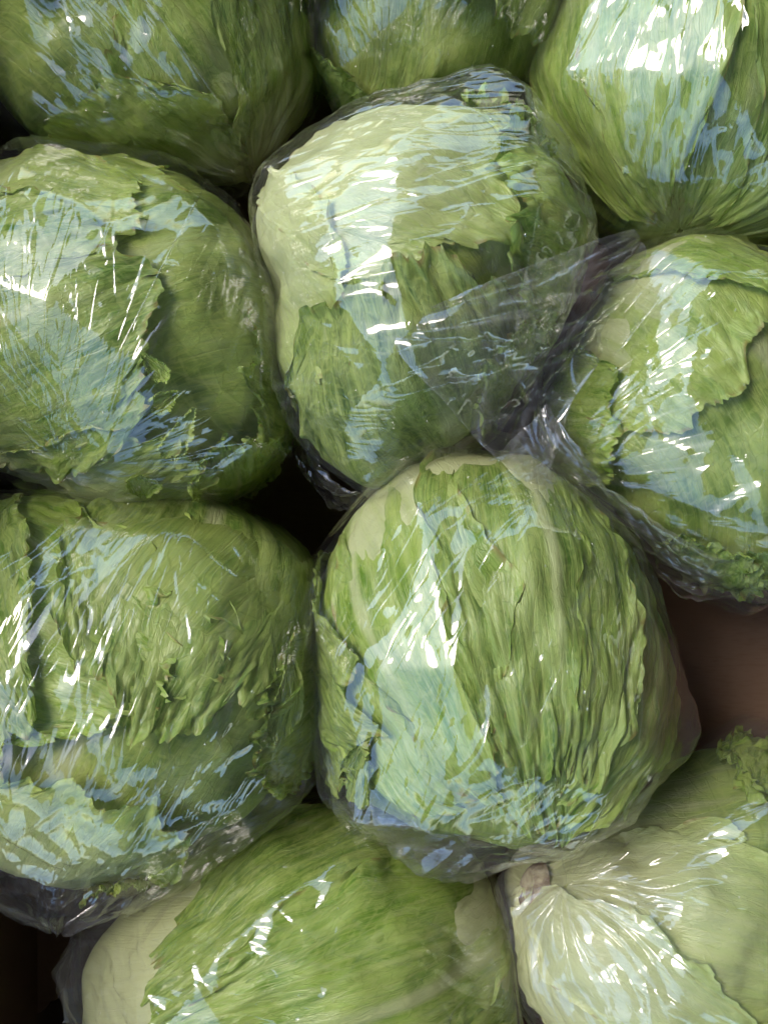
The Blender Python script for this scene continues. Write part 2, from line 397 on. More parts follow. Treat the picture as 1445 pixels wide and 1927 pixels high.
H.append(dict(c=(245, 625), z=0.004, rz=0.086, stem=(-0.78, -0.35, 0.0), gather=(0.15, 0.75, -0.65), seam=[0.12],
  out=[(-80, 600), (-60, 440), (5, 340), (100, 305), (200, 312), (330, 352), (440, 400), (492, 460), (525, 560), (558, 690), (560, 790), (530, 870), (440, 928), (330, 950), (170, 940), (95, 895), (-20, 850), (-80, 740)],
  bulge=[(100, 300, .3), (105, 915, .2)],
  scraps=[(410, 780, 360, 800, .16, .5, 5.5, YEL, 6), (430, 800, 340, 880, .3, .35, 5.2, PALE, 6), (350, 720, 395, 770, .18, .4, 5.8, LIME, 5), (300, 930, 330, 850, .24, .6, 5.0, LIME, 5)],
  leaves=[((-.8, -.3, -.1), (.1, .75, .6), .15, 2.2, .8, 0, LIME, .6, .2, 2),
          ((-.8, -.3, -.1), (.3, .1, .95), .12, 1.98, .9, 4.0, MID, .6, .2, 4),
          ((-.7, -.6, -.2), (.15, -.8, .5), .15, 1.6, .55, 3.2, PALE, .8, .3, 4),
          ((-.9, .05, -.1), (-.1, .5, .85), .1, 1.9, .6, 2.4, YEL, .8, .2, 3),
          ((.35, -.8, -.5), (.5, -.35, .75), .2, 1.15, .4, 4.2, LIME, .4, .7, 6),
          ((.75, -.3, -.6), (.75, -.1, .6), .2, 1.35, .7, 1.2, MID, .3, .5, 5)],
  lab=('lettuce head at the left edge with a broad pale rib and torn leaf holes', 'clear bag round the pale ribbed lettuce at the left edge')))
H.append(dict(c=(795, 540), z=0.020, rz=0.086, stem=(-0.80, 0.55, 0.05), gather=(0.95, 0.10, 0.12),
  out=[(495, 410), (528, 335), (580, 288), (655, 250), (780, 236), (895, 228), (960, 248), (1015, 330), (1070, 415), (1088, 475), (1040, 570), (970, 680), (890, 790), (790, 850), (700, 915), (650, 905), (590, 840), (558, 740), (522, 560)],
  bulge=[(965, 200, .25), (1042, 310, .25), (620, 945, .3), (1115, 460, .25), (600, 268, .2)],
  leaves=[((-.8, .55, .05), (.1, .35, .9), .15, 1.75, .9, 0, PALE, 1.1, .15, 2),
          ((-.8, .55, .05), (-.5, -.6, .6), .15, 1.5, .9, 1.5, PALE, 1.15, .15, 2),
          ((.3, -.85, -.45), (-.12, -.2, .95), .15, 1.92, 1.0, 3.4, DARK, .10, .7, 5),
          ((.9, -.1, -.45), (.35, .25, .9), .15, 1.72, .8, 4.6, MID, .10, .9, 7),
          ((.55, -.7, -.4), (.35, -.3, .85), .15, 1.35, .55, 5.6, MID, .12, .8, 6),
          ((.35, .8, -.45), (.4, .62, .7), .2, 1.05, .5, 4.0, LIME, .15, .9, 7)],
  lab=('lettuce head in the middle, cream base upper left and dark green frilled leaves', 'loose clear bag round the cream based middle lettuce, tail flapping right')))
H.append(dict(c=(1315, 790), z=0.002, rz=0.084, stem=(-0.55, 0.70, -0.35), gather=(-0.85, -0.30, 0.15),
  out=[(1035, 800), (1060, 655), (1130, 530), (1245, 465), (1390, 478), (1490, 520), (1590, 640), (1620, 760), (1610, 900), (1550, 1040), (1440, 1092), (1350, 1092), (1285, 1055), (1150, 955), (1065, 895)],
  bulge=[(1030, 860, .3), (1180, 1045, .3), (1330, 1130, .35), (1445, 1130, .3), (1150, 500, .2)],
  leaves=[((-.55, .7, -.35), (-.1, .1, 1), .15, 1.8, .95, 0, YEL, .75, .35, 3),
          ((-.55, .7, -.35), (.55, .4, .7), .15, 1.7, .8, 1.4, LIME, .5, .4, 3),
          ((-.75, .1, -.6), (-.55, -.1, .75), .2, 1.5, .7, 2.0, LIME, .7, .5, 4),
          ((.55, -.7, -.45), (.3, -.35, .85), .2, 1.5, .75, 3.2, MID, .12, 1.0, 7),
          ((.9, .1, -.4), (.55, .1, .8), .2, 1.3, .6, 4.6, MID, .12, 1.0, 7),
          ((-.1, -.9, -.45), (-.05, -.6, .75), .2, 1.15, .55, 4.2, MID, .15, .9, 6)],
  lab=('frilly bright green lettuce head at the right edge below the biggest one', 'clear bag of the frilly lettuce at the right edge, whitish gathers along its left')))
H.append(dict(c=(250, 1310), z=0.004, rz=0.088, stem=(-0.55, -0.78, -0.10), gather=(-0.3, -0.93, -0.05),
  out=[(-100, 1250), (-60, 1050), (0, 958), (150, 937), (350, 952), (480, 982), (560, 1020), (598, 1070), (605, 1200), (594, 1330), (558, 1440), (500, 1518), (380, 1590), (230, 1645), (100, 1650), (0, 1610), (-80, 1480)],
  bulge=[(40, 1705, .35), (190, 1690, .25), (-40, 1660, .3)],
  scraps=[(330, 1610, 350, 1480, .38, .38, 5.0, PALE, 3), (560, 1200, 540, 1320, .4, .5, 5.2, DARK, 5)],
  leaves=[((-.55, -.75, -.2), (.25, -.3, .9), .15, 1.6, .9, 0, PALE, .95, .2, 3),
          ((-.9, .2, -.4), (0, .6, .8), .15, 2.4, .8, 1.2, LIME, .35, .3, 3),
          ((-.9, .35, -.3), (.2, .3, .9), .15, 2.1, .7, 2.6, LIME, .4, .5, 4),
          ((.2, .85, -.5), (.3, .0, .95), .2, 1.95, .75, 3.8, MID, .12, .6, 5),
          ((-.5, .8, -.3), (-.4, -.1, .9), .2, 1.75, .65, 5.0, MID, .12, .7, 6),
          ((.8, .1, -.55), (.65, -.1, .7), .2, 1.35, .6, 4.0, MID, .2, .6, 6),
          ((-.2, -.85, -.45), (.15, -.62, .75), .2, .95, .3, 3.2, YEL, .8, .4, 4)],
  lab=('round lettuce head at the left edge with pale base above bare cardboard', 'clear bag on the lower left edge lettuce, crumpled hem over the bare cardboard')))
H.append(dict(c=(940, 1235), z=0.012, rz=0.086, stem=(-0.2, 0.9, -0.35), gather=(-0.45, -0.85, -0.1),
  out=[(597, 1180), (608, 1065), (662, 962), (755, 884), (880, 850), (1000, 866), (1095, 945), (1170, 1062), (1222, 1142), (1234, 1250), (1216, 1400), (1155, 1490), (1070, 1570), (980, 1590), (880, 1565), (770, 1550), (690, 1500), (625, 1400), (593, 1280)],
  scraps=[(700, 1330, 690, 1480, .45, .4, 5.0, DARK, 5)],
  bulge=[(800, 1650, .3), (690, 1600, .28), (1020, 1600, .25), (620, 1480, .25), (1290, 1400, .2)],
  leaves=[((-.2, .9, -.35), (.15, 0, 1), .15, 2.85, 1.15, 0, MID, .28, .6, 3),
          ((-.3, .85, -.4), (-.6, 0, .75), .15, 2.4, .8, 1.6, LIME, .4, .5, 3),
          ((-.1, .9, -.35), (.2, .1, 1), .12, 2.5, .6, 3.2, MID, .3, .7, 4),
          ((.2, .85, -.45), (.7, -.1, .65), .15, 2.6, .75, 2.4, LIME, .25, .65, 4),
          ((-.6, .4, -.7), (-.75, -.3, .55), .15, 1.75, .6, 3.6, DARK, .2, .8, 5)],
  lab=('blistered dark green lettuce head right of centre with long vertical veins', 'clear bag round the blistered lettuce right of centre, wrinkled corner at its bottom')))
H.append(dict(c=(565, 1815), z=-0.022, rz=0.082, stem=(0.75, 0.30, -0.55), gather=(-0.95, 0.1, -0.15),
  out=[(172, 1835), (200, 1752), (262, 1682), (350, 1622), (470, 1552), (600, 1522), (750, 1540), (880, 1610), (932, 1720), (958, 1850), (945, 1970), (800, 2090), (565, 2130), (330, 2080), (195, 1960)],
  bulge=[(135, 1810, .25), (190, 1690, .25), (150, 1920, .25), (960, 1780, .2)],
  heart=(0.66, 0.68, 0.44, 3.0),
  leaves=[
          ((.85, .2, -.45), (.0, .6, .8), .15, 2.75, .9, 1.8, MID, .25, .3, 4),
          ((.85, .1, -.45), (-.1, .1, 1), .15, 2.62, .75, 3.2, LIME, .35, .3, 4),
          ((.75, -.2, -.6), (.1, -.5, .8), .15, 2.65, .75, 2.4, YEL, .5, .35, 4)],
  lab=('lime green lettuce head at the bottom edge with a cream end facing left', 'clear bag of the bottom edge lettuce, thin empty folds beside its cream end')))
H.append(dict(c=(1245, 1735), z=-0.018, rz=0.084, knob=(-0.93, 0.30, 0.20), white=2.4, wl=.55, stem=(-0.90, 0.28, 0.12), gather=(-0.70, 0.46, 0.55),
  out=[(950, 1660), (1005, 1600), (1150, 1530), (1265, 1450), (1350, 1418), (1450, 1420), (1560, 1500), (1615, 1640), (1620, 1780), (1560, 1980), (1430, 2070), (1300, 2085), (1090, 2000), (995, 1850), (952, 1745)],
  bulge=[(925, 1650, .2), (1290, 1420, .3), (1430, 1395, .25)],
  leaves=[((-.9, .28, .1), (.1, .3, .95), .15, 1.9, .85, 0, PALE, 1.15, .15, 2),
          ((-.9, .28, .1), (-.1, -.4, .9), .15, 1.75, .8, 1.5, PALE, 1.25, .15, 2),
          ((.75, .6, -.35), (.5, .55, .7), .1, 1.05, .8, 3.4, LIME, .15, .8, 7),
          ((.6, .75, -.3), (.35, .75, .6), .1, .8, .7, 4.4, MID, .15, .9, 7),
          ((.9, -.2, -.4), (.6, -.15, .8), .2, 1.2, .7, 3.0, MID, .15, .7, 5),
          ((.4, -.85, -.4), (.35, -.55, .75), .2, 1.15, .6, 3.6, MID, .15, .7, 5)],
  lab=('cream coloured lettuce head in the lower right corner with a browned cut stem', 'clear bag gathered into radiating pleats on the lower right corner lettuce')))

for h in H:
    h['pc'] = at(h['c'][0], h['c'][1], h['z'])
    k = (DIST - h['z']) / DIST * MPP
    pts = np.array([((x - h['c'][0]) * k, -(y - h['c'][1]) * k) for x, y in h['out']])
    a = np.arctan2(pts[:, 1], pts[:, 0]); r = np.hypot(pts[:, 0], pts[:, 1])
    o = np.argsort(a); a, r = a[o], r[o]
    A = np.concatenate([a - 2 * math.pi, a, a + 2 * math.pi]); RR = np.concatenate([r, r, r])
    aa = np.linspace(-math.pi, math.pi, 361); s = np.interp(aa, A, RR)
    ker = np.hanning(17); ker /= ker.sum()
    s = np.convolve(np.concatenate([s[-21:-1], s, s[1:21]]), ker, 'same')[20:-20]
    h['aa'], h['ss'] = aa, s
    for (bx, by, tx, ty, ln, wd, lf, cl, fr) in h.get('scraps', []):
        def pd(x, y):
            d = np.array([(x - h['c'][0]) * k, -(y - h['c'][1]) * k]); rho = np.hypot(*d)
            R_ = np.interp(math.atan2(d[1], d[0]), aa, s); q = min(rho / R_, 0.98)
            d = d / max(rho, 1e-9) * q
            return (d[0], d[1], math.sqrt(1 - q * q))
        h['leaves'].append((pd(bx, by), pd(tx, ty), .02, ln, wd, lf, cl, .35, .2, fr * .35))

def Rfun(h, D):
    az = np.arctan2(D[:, 1], D[:, 0])
    S = np.interp(az, h['aa'], h['ss'])
    el = D[:, 2]; ce2 = np.clip(1 - el * el, 0, 1)
    return 1.0 / np.sqrt(ce2 / S ** 2 + el ** 2 / h['rz'] ** 2)

def clampers(i):
    """planes (normal, limit) that keep head i off its neighbours and off the box"""
    h = H[i]; P = []
    for j, g_ in enumerate(H):
        if j == i: continue
        d = g_['pc'] - h['pc']; L = np.linalg.norm(d); n = d / L
        if L > 0.26: continue
        ri = Rfun(h, n[None])[0]; rj = Rfun(g_, -n[None])[0]
        if {i, j} == {4, 7}: continue
        P.append((n, ri - max(ri + rj - L, 0) * 0.15 + 0.006))
    c = h['pc']
    P += [(np.array([-1., 0, 0]), c[0] - X0 - 0.001), (np.array([1., 0, 0]), X1 - c[0] - 0.001),
          (np.array([0, 1., 0]), Y1 - c[1] - 0.001), (np.array([0, -1., 0]), c[1] - Y0 - 0.001),
          (np.array([0, 0, -1.]), c[2] - FLOOR - 0.001)]
    return P

def clamp_pts(X, P, gap):
    for n, L in P:
        s = X @ n; L = L - gap; w_ = 0.010
        t = (s - (L - w_)) / (2 * w_)
        lim = np.where(t <= 0, s, np.where(t >= 1, L, (L - w_) + 2 * w_ * (t - t * t / 2)))
        X = X + (lim - s)[:, None] * n[None]
    return X

def lettuce(i):
    h = H[i]; rng = np.random.RandomState(100 + i)
    P = clampers(i)
    root = empty('lettuce_head', h['pc'])
    tag(root, h['lab'][0], 'lettuce', 'lettuce heads packed in the box')
    seed = rng.uniform(0, 50, 3)
    allv = []
    def surf(D, lift):
        return Rfun(h, D) - 0.0005 + lift + 0.0060 * noise(D * 2.1 + seed) + 0.0016 * noise(D * 5.0 + seed)
    # closed heart of the head
    nu, nv = 96, 64
    b = unit(h['stem']); m = unit(np.array([0.13, 0.21, 1.0]) - b * b[2]); e3 = np.cross(b, m)
    ps = np.linspace(-math.pi, math.pi, nu, endpoint=False); ph = np.linspace(0.02, math.pi - 0.02, nv)
    PS, PH = np.meshgrid(ps, ph); PS, PH = PS.ravel(), PH.ravel()
    D = np.cos(PH)[:, None] * b + np.sin(PH)[:, None] * (np.cos(PS)[:, None] * m + np.sin(PS)[:, None] * e3)
    X = D * (surf(D, -0.003) + 0.0018 * fbm(np.stack([PS * 4, PH * 3, PS * 0 + seed[0]], 1), 3))[:, None]
    X = clamp_pts(X, P, 0.004); allv.append(X)
    o = mesh_obj('heart', X, grid_faces(nu, nv, True), M_LEAF, root, np.stack([(D @ e3) * 0.92, (1 - D @ b) * 0.475], 1))
    o.color = h.get('heart', (0.33, 0.46, 0.10, 0.5)); o['blister'] = 0.4
    for k, (bd, md, p0, p1, wd, lift, cl, pale, blis, frill) in enumerate(h['leaves']):
        b = unit(bd); m = unit(md); e2 = unit(m - b * (m @ b)); e3 = np.cross(b, e2)
        nu, nv = 96, 104
        u = np.linspace(-1, 1, nu); v = np.linspace(0, 1, nv)
        U, V = np.meshgrid(u, v); U, V = U.ravel(), V.ravel()
        sd_ = rng.uniform(0, 90); fs = 1.0 if p1 > .6 else 0.3; asp = p1 / (wd * 0.8)
        Z = np.zeros_like(U)
        # ragged outline
        tipn = fbm(np.stack([U * 2.6, Z + sd_, Z], 1), 4) * 0.085 + 0.03 * fs * np.abs(noise(np.stack([U * 17, Z + sd_, Z], 1)))
        siden = fbm(np.stack([V * 3.0, Z + sd_ + 9, np.sign(U) * 3], 1), 4) * 0.16
        PH = p0 + V * (p1 * (1 - 0.20 * np.abs(U) ** 2.2 + tipn) - p0)
        PS = U * wd * (1 + siden * np.abs(U)) * (1 - 0.25 * V ** 3)
        D = np.cos(PH)[:, None] * b + np.sin(PH)[:, None] * (np.cos(PS)[:, None] * e2 + np.sin(PS)[:, None] * e3)
        edge = np.maximum(np.abs(U) ** 6, V ** 7)
        fr = noise(np.stack([U * 9 * fs, V * 11 * fs, Z + sd_], 1)) + 0.7 * fs * noise(np.stack([U * 20 * fs, V * 24 * fs, Z + sd_], 1))
        rad = surf(D, (lift * 1.35 - 1.5) * 0.001)
        rad += 0.0009 * fbm(D * 4.5 + sd_, 2)
        ws = min(wd / 0.9, 1.2); fan = noise(np.stack([U * 5.5 * ws + 0.5 * noise(np.stack([U * 2, V * 2, Z + sd_], 1)), V * 1.3, Z + sd_], 1))
        f2 = noise(np.stack([U * 12 * ws * fs + 0.8 * fan, V * 2.6 * fs, Z + sd_ + 77], 1))
        grow = sstep(0, .2, V)
        vein = np.maximum(np.exp(-(fan / .13) ** 2) * (1 - .4 * V), 0.45 * np.exp(-(f2 / .24) ** 2) * sstep(.15, .45, V))
        rad += (0.0005 + 0.0004 * min(blis, 1)) * vein * grow
        bl = noise(np.stack([U * 5 * ws * fs + 0.5 * fan, V * 3.6 * p1 * fs + 0.4 * fan, Z + sd_ + 5], 1))
        rad += 0.0030 * blis * bl * (1 - 0.5 * vein) * sstep(0.05, .3, V)
        rad += 0.0004 * blis * noise(np.stack([U * 11 * ws * fs, V * 8 * p1 * fs, Z + sd_ + 15], 1)) * sstep(0.05, .3, V)
        rad += frill * 0.001 * edge * (0.25 + 0.75 * fr) + 0.0018 * np.maximum(np.abs(U) ** 14, V ** 16)
        if p1 > .6: rad += np.maximum(np.abs(U) ** 4, V ** 5) * (0.0026 * noise(np.stack([U * 4, V * 6, Z + sd_ + 60], 1)) + 0.0006)
        X = D * rad[:, None]
        # margins also wander sideways
        tan = np.cross(D, b); tan /= np.maximum(np.linalg.norm(tan, axis=1), 1e-6)[:, None]
        X += tan * (edge * frill * 0.0006 * noise(np.stack([U * 14, V * 16, Z + sd_ + 31], 1)))[:, None]
        X = clamp_pts(X, P, 0.0025); allv.append(X)
        o = mesh_obj('leaf', X, grid_faces(nu, nv), M_LEAF, root, np.stack([U, V] if p1 > 0.6 else [U * 0.25 + 0.4, V * 0.2 + 0.6], 1))
        at_ = o.data.attributes.new('vein', 'FLOAT', 'POINT'); at_.data.foreach_set('value', (vein * grow).astype(np.float32))
        t = rng.uniform(0.88, 1.12)
        o.color = (cl[0] * t, cl[1] * t, cl[2] * t, pale); o['blister'] = float(blis)
    if h.get('knob'):
        b = unit(h['knob']); a = unit(np.cross(b, [0.2, 0.1, 1.0])); c_ = np.cross(b, a)
        nu, rings = 28, [(-.002, .0150), (.001, .0128), (.003, .0108), (.0038, .0094), (.0028, .0060), (.0020, .0004)]
        th = np.linspace(0, 2 * math.pi, nu, endpoint=False); L0 = Rfun(h, b[None])[0] - 0.008
        X = np.concatenate([(b * (L0 + z_) + rr * (1 + .07 * noise(np.stack([np.cos(th) * 2, np.sin(th) * 2, th * 0 + z_ * 90], 1)))[:, None] * (np.cos(th)[:, None] * a + np.sin(th)[:, None] * c_)) for z_, rr in rings])
        mesh_obj('stem', X, grid_faces(nu, len(rings), True), M_STEM, root); allv.append(X)
    return root, np.concatenate(allv), P

def smooth_grid(r, nu, nv, it):
    g_ = r.reshape(nv, nu)
    for _ in range(it):
        a = (np.roll(g_, 1, 1) + np.roll(g_, -1, 1)) / 2
        c = g_.copy(); c[1:-1] = (g_[:-2] + g_[2:]) / 2
        g_ = 0.4 * g_ + 0.3 * a + 0.3 * c
    return g_.ravel()

def tri(x):
    return np.abs((x % 1.0) * 2 - 1) * 2 - 1

def crumple(X, rng, f, n=6):
    """creased, flat-faceted relief, about -1..1"""
    Wp = X + 0.25 / f * np.stack([noise(X * f * 0.8 + 3), noise(X * f * 0.8 + 13), noise(X * f * 0.8 + 23)], 1)
    s = 0
    for k in range(n):
        d = unit(rng.normal(size=3)); a = 1.0 / (1 + 0.35 * k)
        s = s + a * tri(Wp @ d * f * (0.5 + 0.28 * k) + rng.uniform()) * sstep(-.25, .35, noise(X * f * 0.6 + 41 + 7 * k))
    return s / 2.2

def bag(i, lv, P):
    h = H[i]; rng = np.random.RandomState(500 + i)
    root = empty('plastic_bag', h['pc'])
    tag(root, h['lab'][1], 'plastic bag', 'clear bags round the lettuces')
    nu, nv = 340, 210
    gd = unit(h['gather']); m = unit(np.array([0.31, 0.17, 1.0]) - gd * (np.array([0.31, 0.17, 1.0]) @ gd)); e3 = np.cross(gd, m)
    tt = np.linspace(-math.pi, math.pi, nu, endpoint=False); ps = tt - 0.58 * np.sin(tt)
    ph = np.linspace(0.012, math.pi - 0.05, nv)
    PS, PH = np.meshgrid(ps, ph); PS, PH = PS.ravel(), PH.ravel()
    D = np.cos(PH)[:, None] * gd + np.sin(PH)[:, None] * (np.cos(PS)[:, None] * m + np.sin(PS)[:, None] * e3)
    def hull_r(pts):
        bm = bmesh.new()
        for p in pts: bm.verts.new(p)
        bmesh.ops.convex_hull(bm, input=bm.verts)
        bvh = BVHTree.FromBMesh(bm); rr = np.empty(len(D))
        for k in range(len(D)):
            d = Vector(D[k]); hit = bvh.ray_cast(d * 0.4, -d)
            rr[k] = hit[0].length if hit[0] is not None else 0.08
        bm.free(); return rr
    lq = lv[::4]; pts = []
    for row in range(13):
        phc = math.pi * (row + 0.5) / 13
        nn = max(5, int(46 * math.sin(phc)))
        for k in range(nn):
            a_ = 2 * math.pi * (k + rng.uniform(-.6, .6)) / nn; p_ = phc + rng.normal() * 0.16
            d = math.cos(p_) * gd + math.sin(p_) * (math.cos(a_) * m + math.sin(a_) * e3)
            q = lq[np.argmax(lq @ d)]
            pts.append(q * (1.012 + abs(rng.normal()) * 0.027))
    coarse = smooth_grid(hull_r(pts), nu, nv, 1)
    hull = 0.93 * coarse + 0.07 * smooth_grid(coarse, nu, nv, 120)
    r = hull + 0.0008
    loose = np.zeros(len(D))
    for (bx, by, spr) in h['bulge']:
        t = at(bx, by, h['z']) - h['pc']; d0 = unit(t + np.array([0, 0, 0.012 * rng.uniform(-1, 1)]))
        L = np.linalg.norm(t)
        ca = np.clip(D @ d0, -1, 1); ang = np.arccos(ca)
        gk = np.exp(-(ang / spr) ** 2)
        cur = r[np.argmax(ca)]
        r = r + np.maximum(L - cur, 0) * gk
        loose = np.maximum(loose, np.exp(-(ang / (spr * 1.5)) ** 2))
    sd_ = rng.uniform(0, 60, 3)
    Wd = D + 0.10 * np.stack([noise(D * 3 + sd_), noise(D * 3 + sd_ + 7), noise(D * 3 + sd_ + 14)], 1)
    # slack waves
    r += 0.0006 * noise(Wd * 4.0 + sd_)
    # pleats running out of the gather
    q = np.stack([np.cos(PS) * 5.5, np.sin(PS) * 5.5, PH * 1.1 + sd_[0]], 1)
    near = np.exp(-PH / 0.42)
    msk = sstep(-.1, .6, noise(D * 2.6 + sd_ + 50))
    pl = (1 - np.abs(noise(q)) * 2.4)
    r += 0.0004 * msk * pl
    n1 = noise(np.stack([np.cos(PS) * 2, np.sin(PS) * 2, PH * 2.5 + sd_[1]], 1))
    n2 = noise(np.stack([np.cos(PS) * 6, np.sin(PS) * 6, PH * 1.5 + sd_[2]], 1))
    ramp = np.minimum(PH / 0.22, 1) * near
    r += ramp * (0.0050 * tri(PS * 11 / (2 * math.pi) + n1 * 0.9) + 0.0030 * tri(PS * 29 / (2 * math.pi) + n1 * 1.4) * (0.6 + n2))
    r += 0.006 * np.exp(-(PH / 0.10) ** 2)
    # flat facets
    sp_ = np.sin(PH)
    for n_ in (7, 12, 19, 31):
        ph_ = PS * n_ / (2 * math.pi) + 1.1 * noise(D * 2.2 + sd_ + n_) + rng.normal() * 0.8 * PH + rng.uniform()
        r += 0.05 * (2 * math.pi * 0.085 * sp_ / n_) / 4 * tri(ph_) * sstep(-.15, .45, noise(D * 2.4 + sd_ + 3 * n_))
    for k in range(8):
        dk = unit(rng.normal(size=3)); f_ = rng.uniform(2.5, 7)
        ph_ = D @ dk * f_ + 0.5 * noise(D * 2.6 + sd_ + 5 * k)
        r += 0.06 * (0.085 / f_) / 4 * tri(ph_) * sstep(-.05, .4, noise(D * 2.8 + sd_ + 31 + 4 * k))
    # single fold ridges: soft folds, then fine sharp lines, then little star creases
    st = []
    def rdir():
        return unit(rng.normal(size=3) * np.array([1, 1, .7]) + np.array([0, 0, 0.8]))
    for k in range(26): st.append((rdir(), rng.normal() * .4, rng.uniform(.2, .6), rng.uniform(.018, .04), rng.uniform(.0005, .0016) * (1 if rng.uniform() < .75 else -.8), rng.normal() * .7))
    for k in range(210): st.append((rdir(), rng.normal() * .35 + (rng.uniform(-1.5, 1.5) if rng.uniform() < .2 else 0), rng.uniform(.05, .38), rng.uniform(.007, .014), rng.uniform(.0003, .0010), rng.normal() * .3))
    for k in range(9):
        c = rdir()
        for j in range(6): st.append((unit(c + 0.05 * rng.normal(size=3)), rng.uniform(-3, 3), rng.uniform(.03, .10), rng.uniform(.007, .013), rng.uniform(.0003, .0008) * rng.choice([-1, 1]), 0))
    lines = np.zeros(len(D))
    for (c, a, L, wd, ht, cur) in st:
        gt = gd - c * (gd @ c); gt = gt / max(np.linalg.norm(gt), 1e-6); gb = np.cross(c, gt)
        t = gt * math.cos(a) + gb * math.sin(a); bb = np.cross(c, t)
        ix = np.nonzero(D @ c > math.cos(min(L + .2, 1.2)))[0]; Di = D[ix]
        x = Di @ t; y = Di @ bb - cur * x * x
        kx = np.clip(1 - (x / L) ** 2, 0, 1); wloc = wd * (0.4 + 0.6 * kx)
        z = y / wloc
        prof = np.exp(-np.abs(z) * 1.5) if wd < .016 or rng.uniform() < .5 else sstep(-.7, 0, z) * (1 - sstep(0, 3.2, z))
        r[ix] += ht * kx * prof
        if wd < .016: lines[ix] += 0.8 * kx * prof
    cr = crumple(D * 0.085, rng, 55.0)
    ply = np.clip(loose * 0.45 + h.get('white', 1.3) * np.exp(-PH / h.get('wl', .28)) + np.clip(lines, 0, .8), 0, 2.2)
    r += (0.0003 + 0.0024 * loose) * cr
    r = np.maximum(r, hull * 0.965)
    X = D * r[:, None]
    X = clamp_pts(X, P, 0.0006)
    o = mesh_obj('film', X, grid_faces(nu, nv, True), M_FILM, root, np.stack([PS / (2 * math.pi), PH / math.pi], 1))
    at_ = o.data.attributes.new('ply', 'FLOAT', 'POINT'); at_.data.foreach_set('value', ply.astype(np.float32))
    G = X.reshape(nv, nu, 3)
    if h.get('seam') is not None:
        for sm in h['seam']:
            j = int(np.argmin(np.abs(ps - sm))); line = G[12:nv - 30, j]; side = G[12:nv - 30, (j + 1) % nu] - line
            side /= np.linalg.norm(side, axis=1)[:, None]; outw = line / np.linalg.norm(line, axis=1)[:, None]
            V_ = np.concatenate([line - side * .0006 + outw * .0003, line + outw * .0009, line + side * .0006 + outw * .0003])
            mesh_obj('seam', V_, grid_faces(len(line), 3), M_TAIL, root, np.zeros((len(V_), 2)))
    # small drops of condensation inside the film
    nd, ring = 70, 8
    V_, F_ = [], []
    cand = np.nonzero((D[:, 2] > 0.1) & (PH > 0.3))[0]
    for kk in rng.choice(cand, nd):
        p = X[kk] * 1.001; n_ = D[kk]; a = unit(np.cross(n_, [0.3, 0.2, 0.9])); c_ = np.cross(n_, a)
        rr = rng.uniform(.00035, .0010); b0 = len(V_)
        for (f, hgt) in ((1, 0), (.75, .45), (.3, .72)):
            for q_ in range(ring):
                t = 2 * math.pi * q_ / ring; V_.append(p + rr * (f * (math.cos(t) * a + math.sin(t) * c_) + hgt * n_))
        for l in range(2):
            for q_ in range(ring):
                F_.append((b0 + l * ring + q_, b0 + l * ring + (q_ + 1) % ring, b0 + (l + 1) * ring + (q_ + 1) % ring, b0 + (l + 1) * ring + q_))
    dr = mesh_obj('condensation', np.array(V_), np.array(F_), M_FILM, root, np.zeros((len(V_), 2)))
    tag(dr, kind='stuff')
    return root

def sheet(name, rows, parent, amp, freq, seed, nu=110, nv=110, mat=None):
    """a loose film flap through rows of (px, py, z) control points"""
    rng = np.random.RandomState(seed)
    C = np.array([[at(*p) for p in row] for row in rows])        # (nr, nc, 3)
    def interp(A, n):
        k = A.shape[0]; t = np.linspace(0, k - 1, n); i0 = np.clip(t.astype(int), 0, k - 2); f = (t - i0)
        f = f[:, None, None]
        pm = A[np.clip(i0 - 1, 0, k - 1)]; p0 = A[i0]; p1 = A[i0 + 1]; p2 = A[np.clip(i0 + 2, 0, k - 1)]
        return 0.5 * (2 * p0 + (p1 - pm) * f + (2 * pm - 5 * p0 + 4 * p1 - p2) * f ** 2 + (3 * p0 - pm - 3 * p1 + p2) * f ** 3)
    G = interp(C, nv); G = np.transpose(interp(np.transpose(G, (1, 0, 2)), nu), (1, 0, 2))
    du = np.gradient(G, axis=1); dv = np.gradient(G, axis=0)
    N = np.cross(du, dv); N /= np.maximum(np.linalg.norm(N, axis=2), 1e-9)[..., None]
    X = G.reshape(-1, 3); N = N.reshape(-1, 3)
    u = np.tile(np.linspace(0, 1, nu), nv); v = np.repeat(np.linspace(0, 1, nv), nu)
    d = 0.8 * amp * crumple(X, rng, freq * 0.6) + (0.9 if name == 'bag_edge' else 0.5) * amp * crumple(X, rng, freq * 1.5) + amp * 0.9 * noise(np.stack([u * 3, v * 3, u * 0 + seed], 1))
    ply = np.exp(-np.minimum(np.minimum(u, 1 - u) * 60, np.minimum(v, 1 - v) * 60)) * 0.7 + (0.35 if name == 'bag_edge' else 0.08) * np.abs(crumple(X, rng, freq))
    for k in range(34):
        a = rng.normal() * 0.5 + (rng.uniform(-1.5, 1.5) if rng.uniform() < .3 else 0); u0, v0 = rng.uniform(size=2); L = rng.uniform(.1, .5)
        x = (u - u0) * math.cos(a) + (v - v0) * math.sin(a); y = -(u - u0) * math.sin(a) + (v - v0) * math.cos(a) + rng.normal() * .4 * x * x
        pr = np.clip(1 - (x / L) ** 2, 0, 1) * np.exp(-np.abs(y) / rng.uniform(.008, .03)); d = d + amp * rng.uniform(.2, .6) * pr; ply = np.maximum(ply, pr * .6)
    X = X + N * d[:, None]
    o = mesh_obj(name, X - np.array(parent.location), grid_faces(nu, nv), mat or M_TAIL, parent, np.stack([u, v], 1))
    at_ = o.data.attributes.new('ply', 'FLOAT', 'POINT'); at_.data.foreach_set('value', ply.astype(np.float32))
    return o

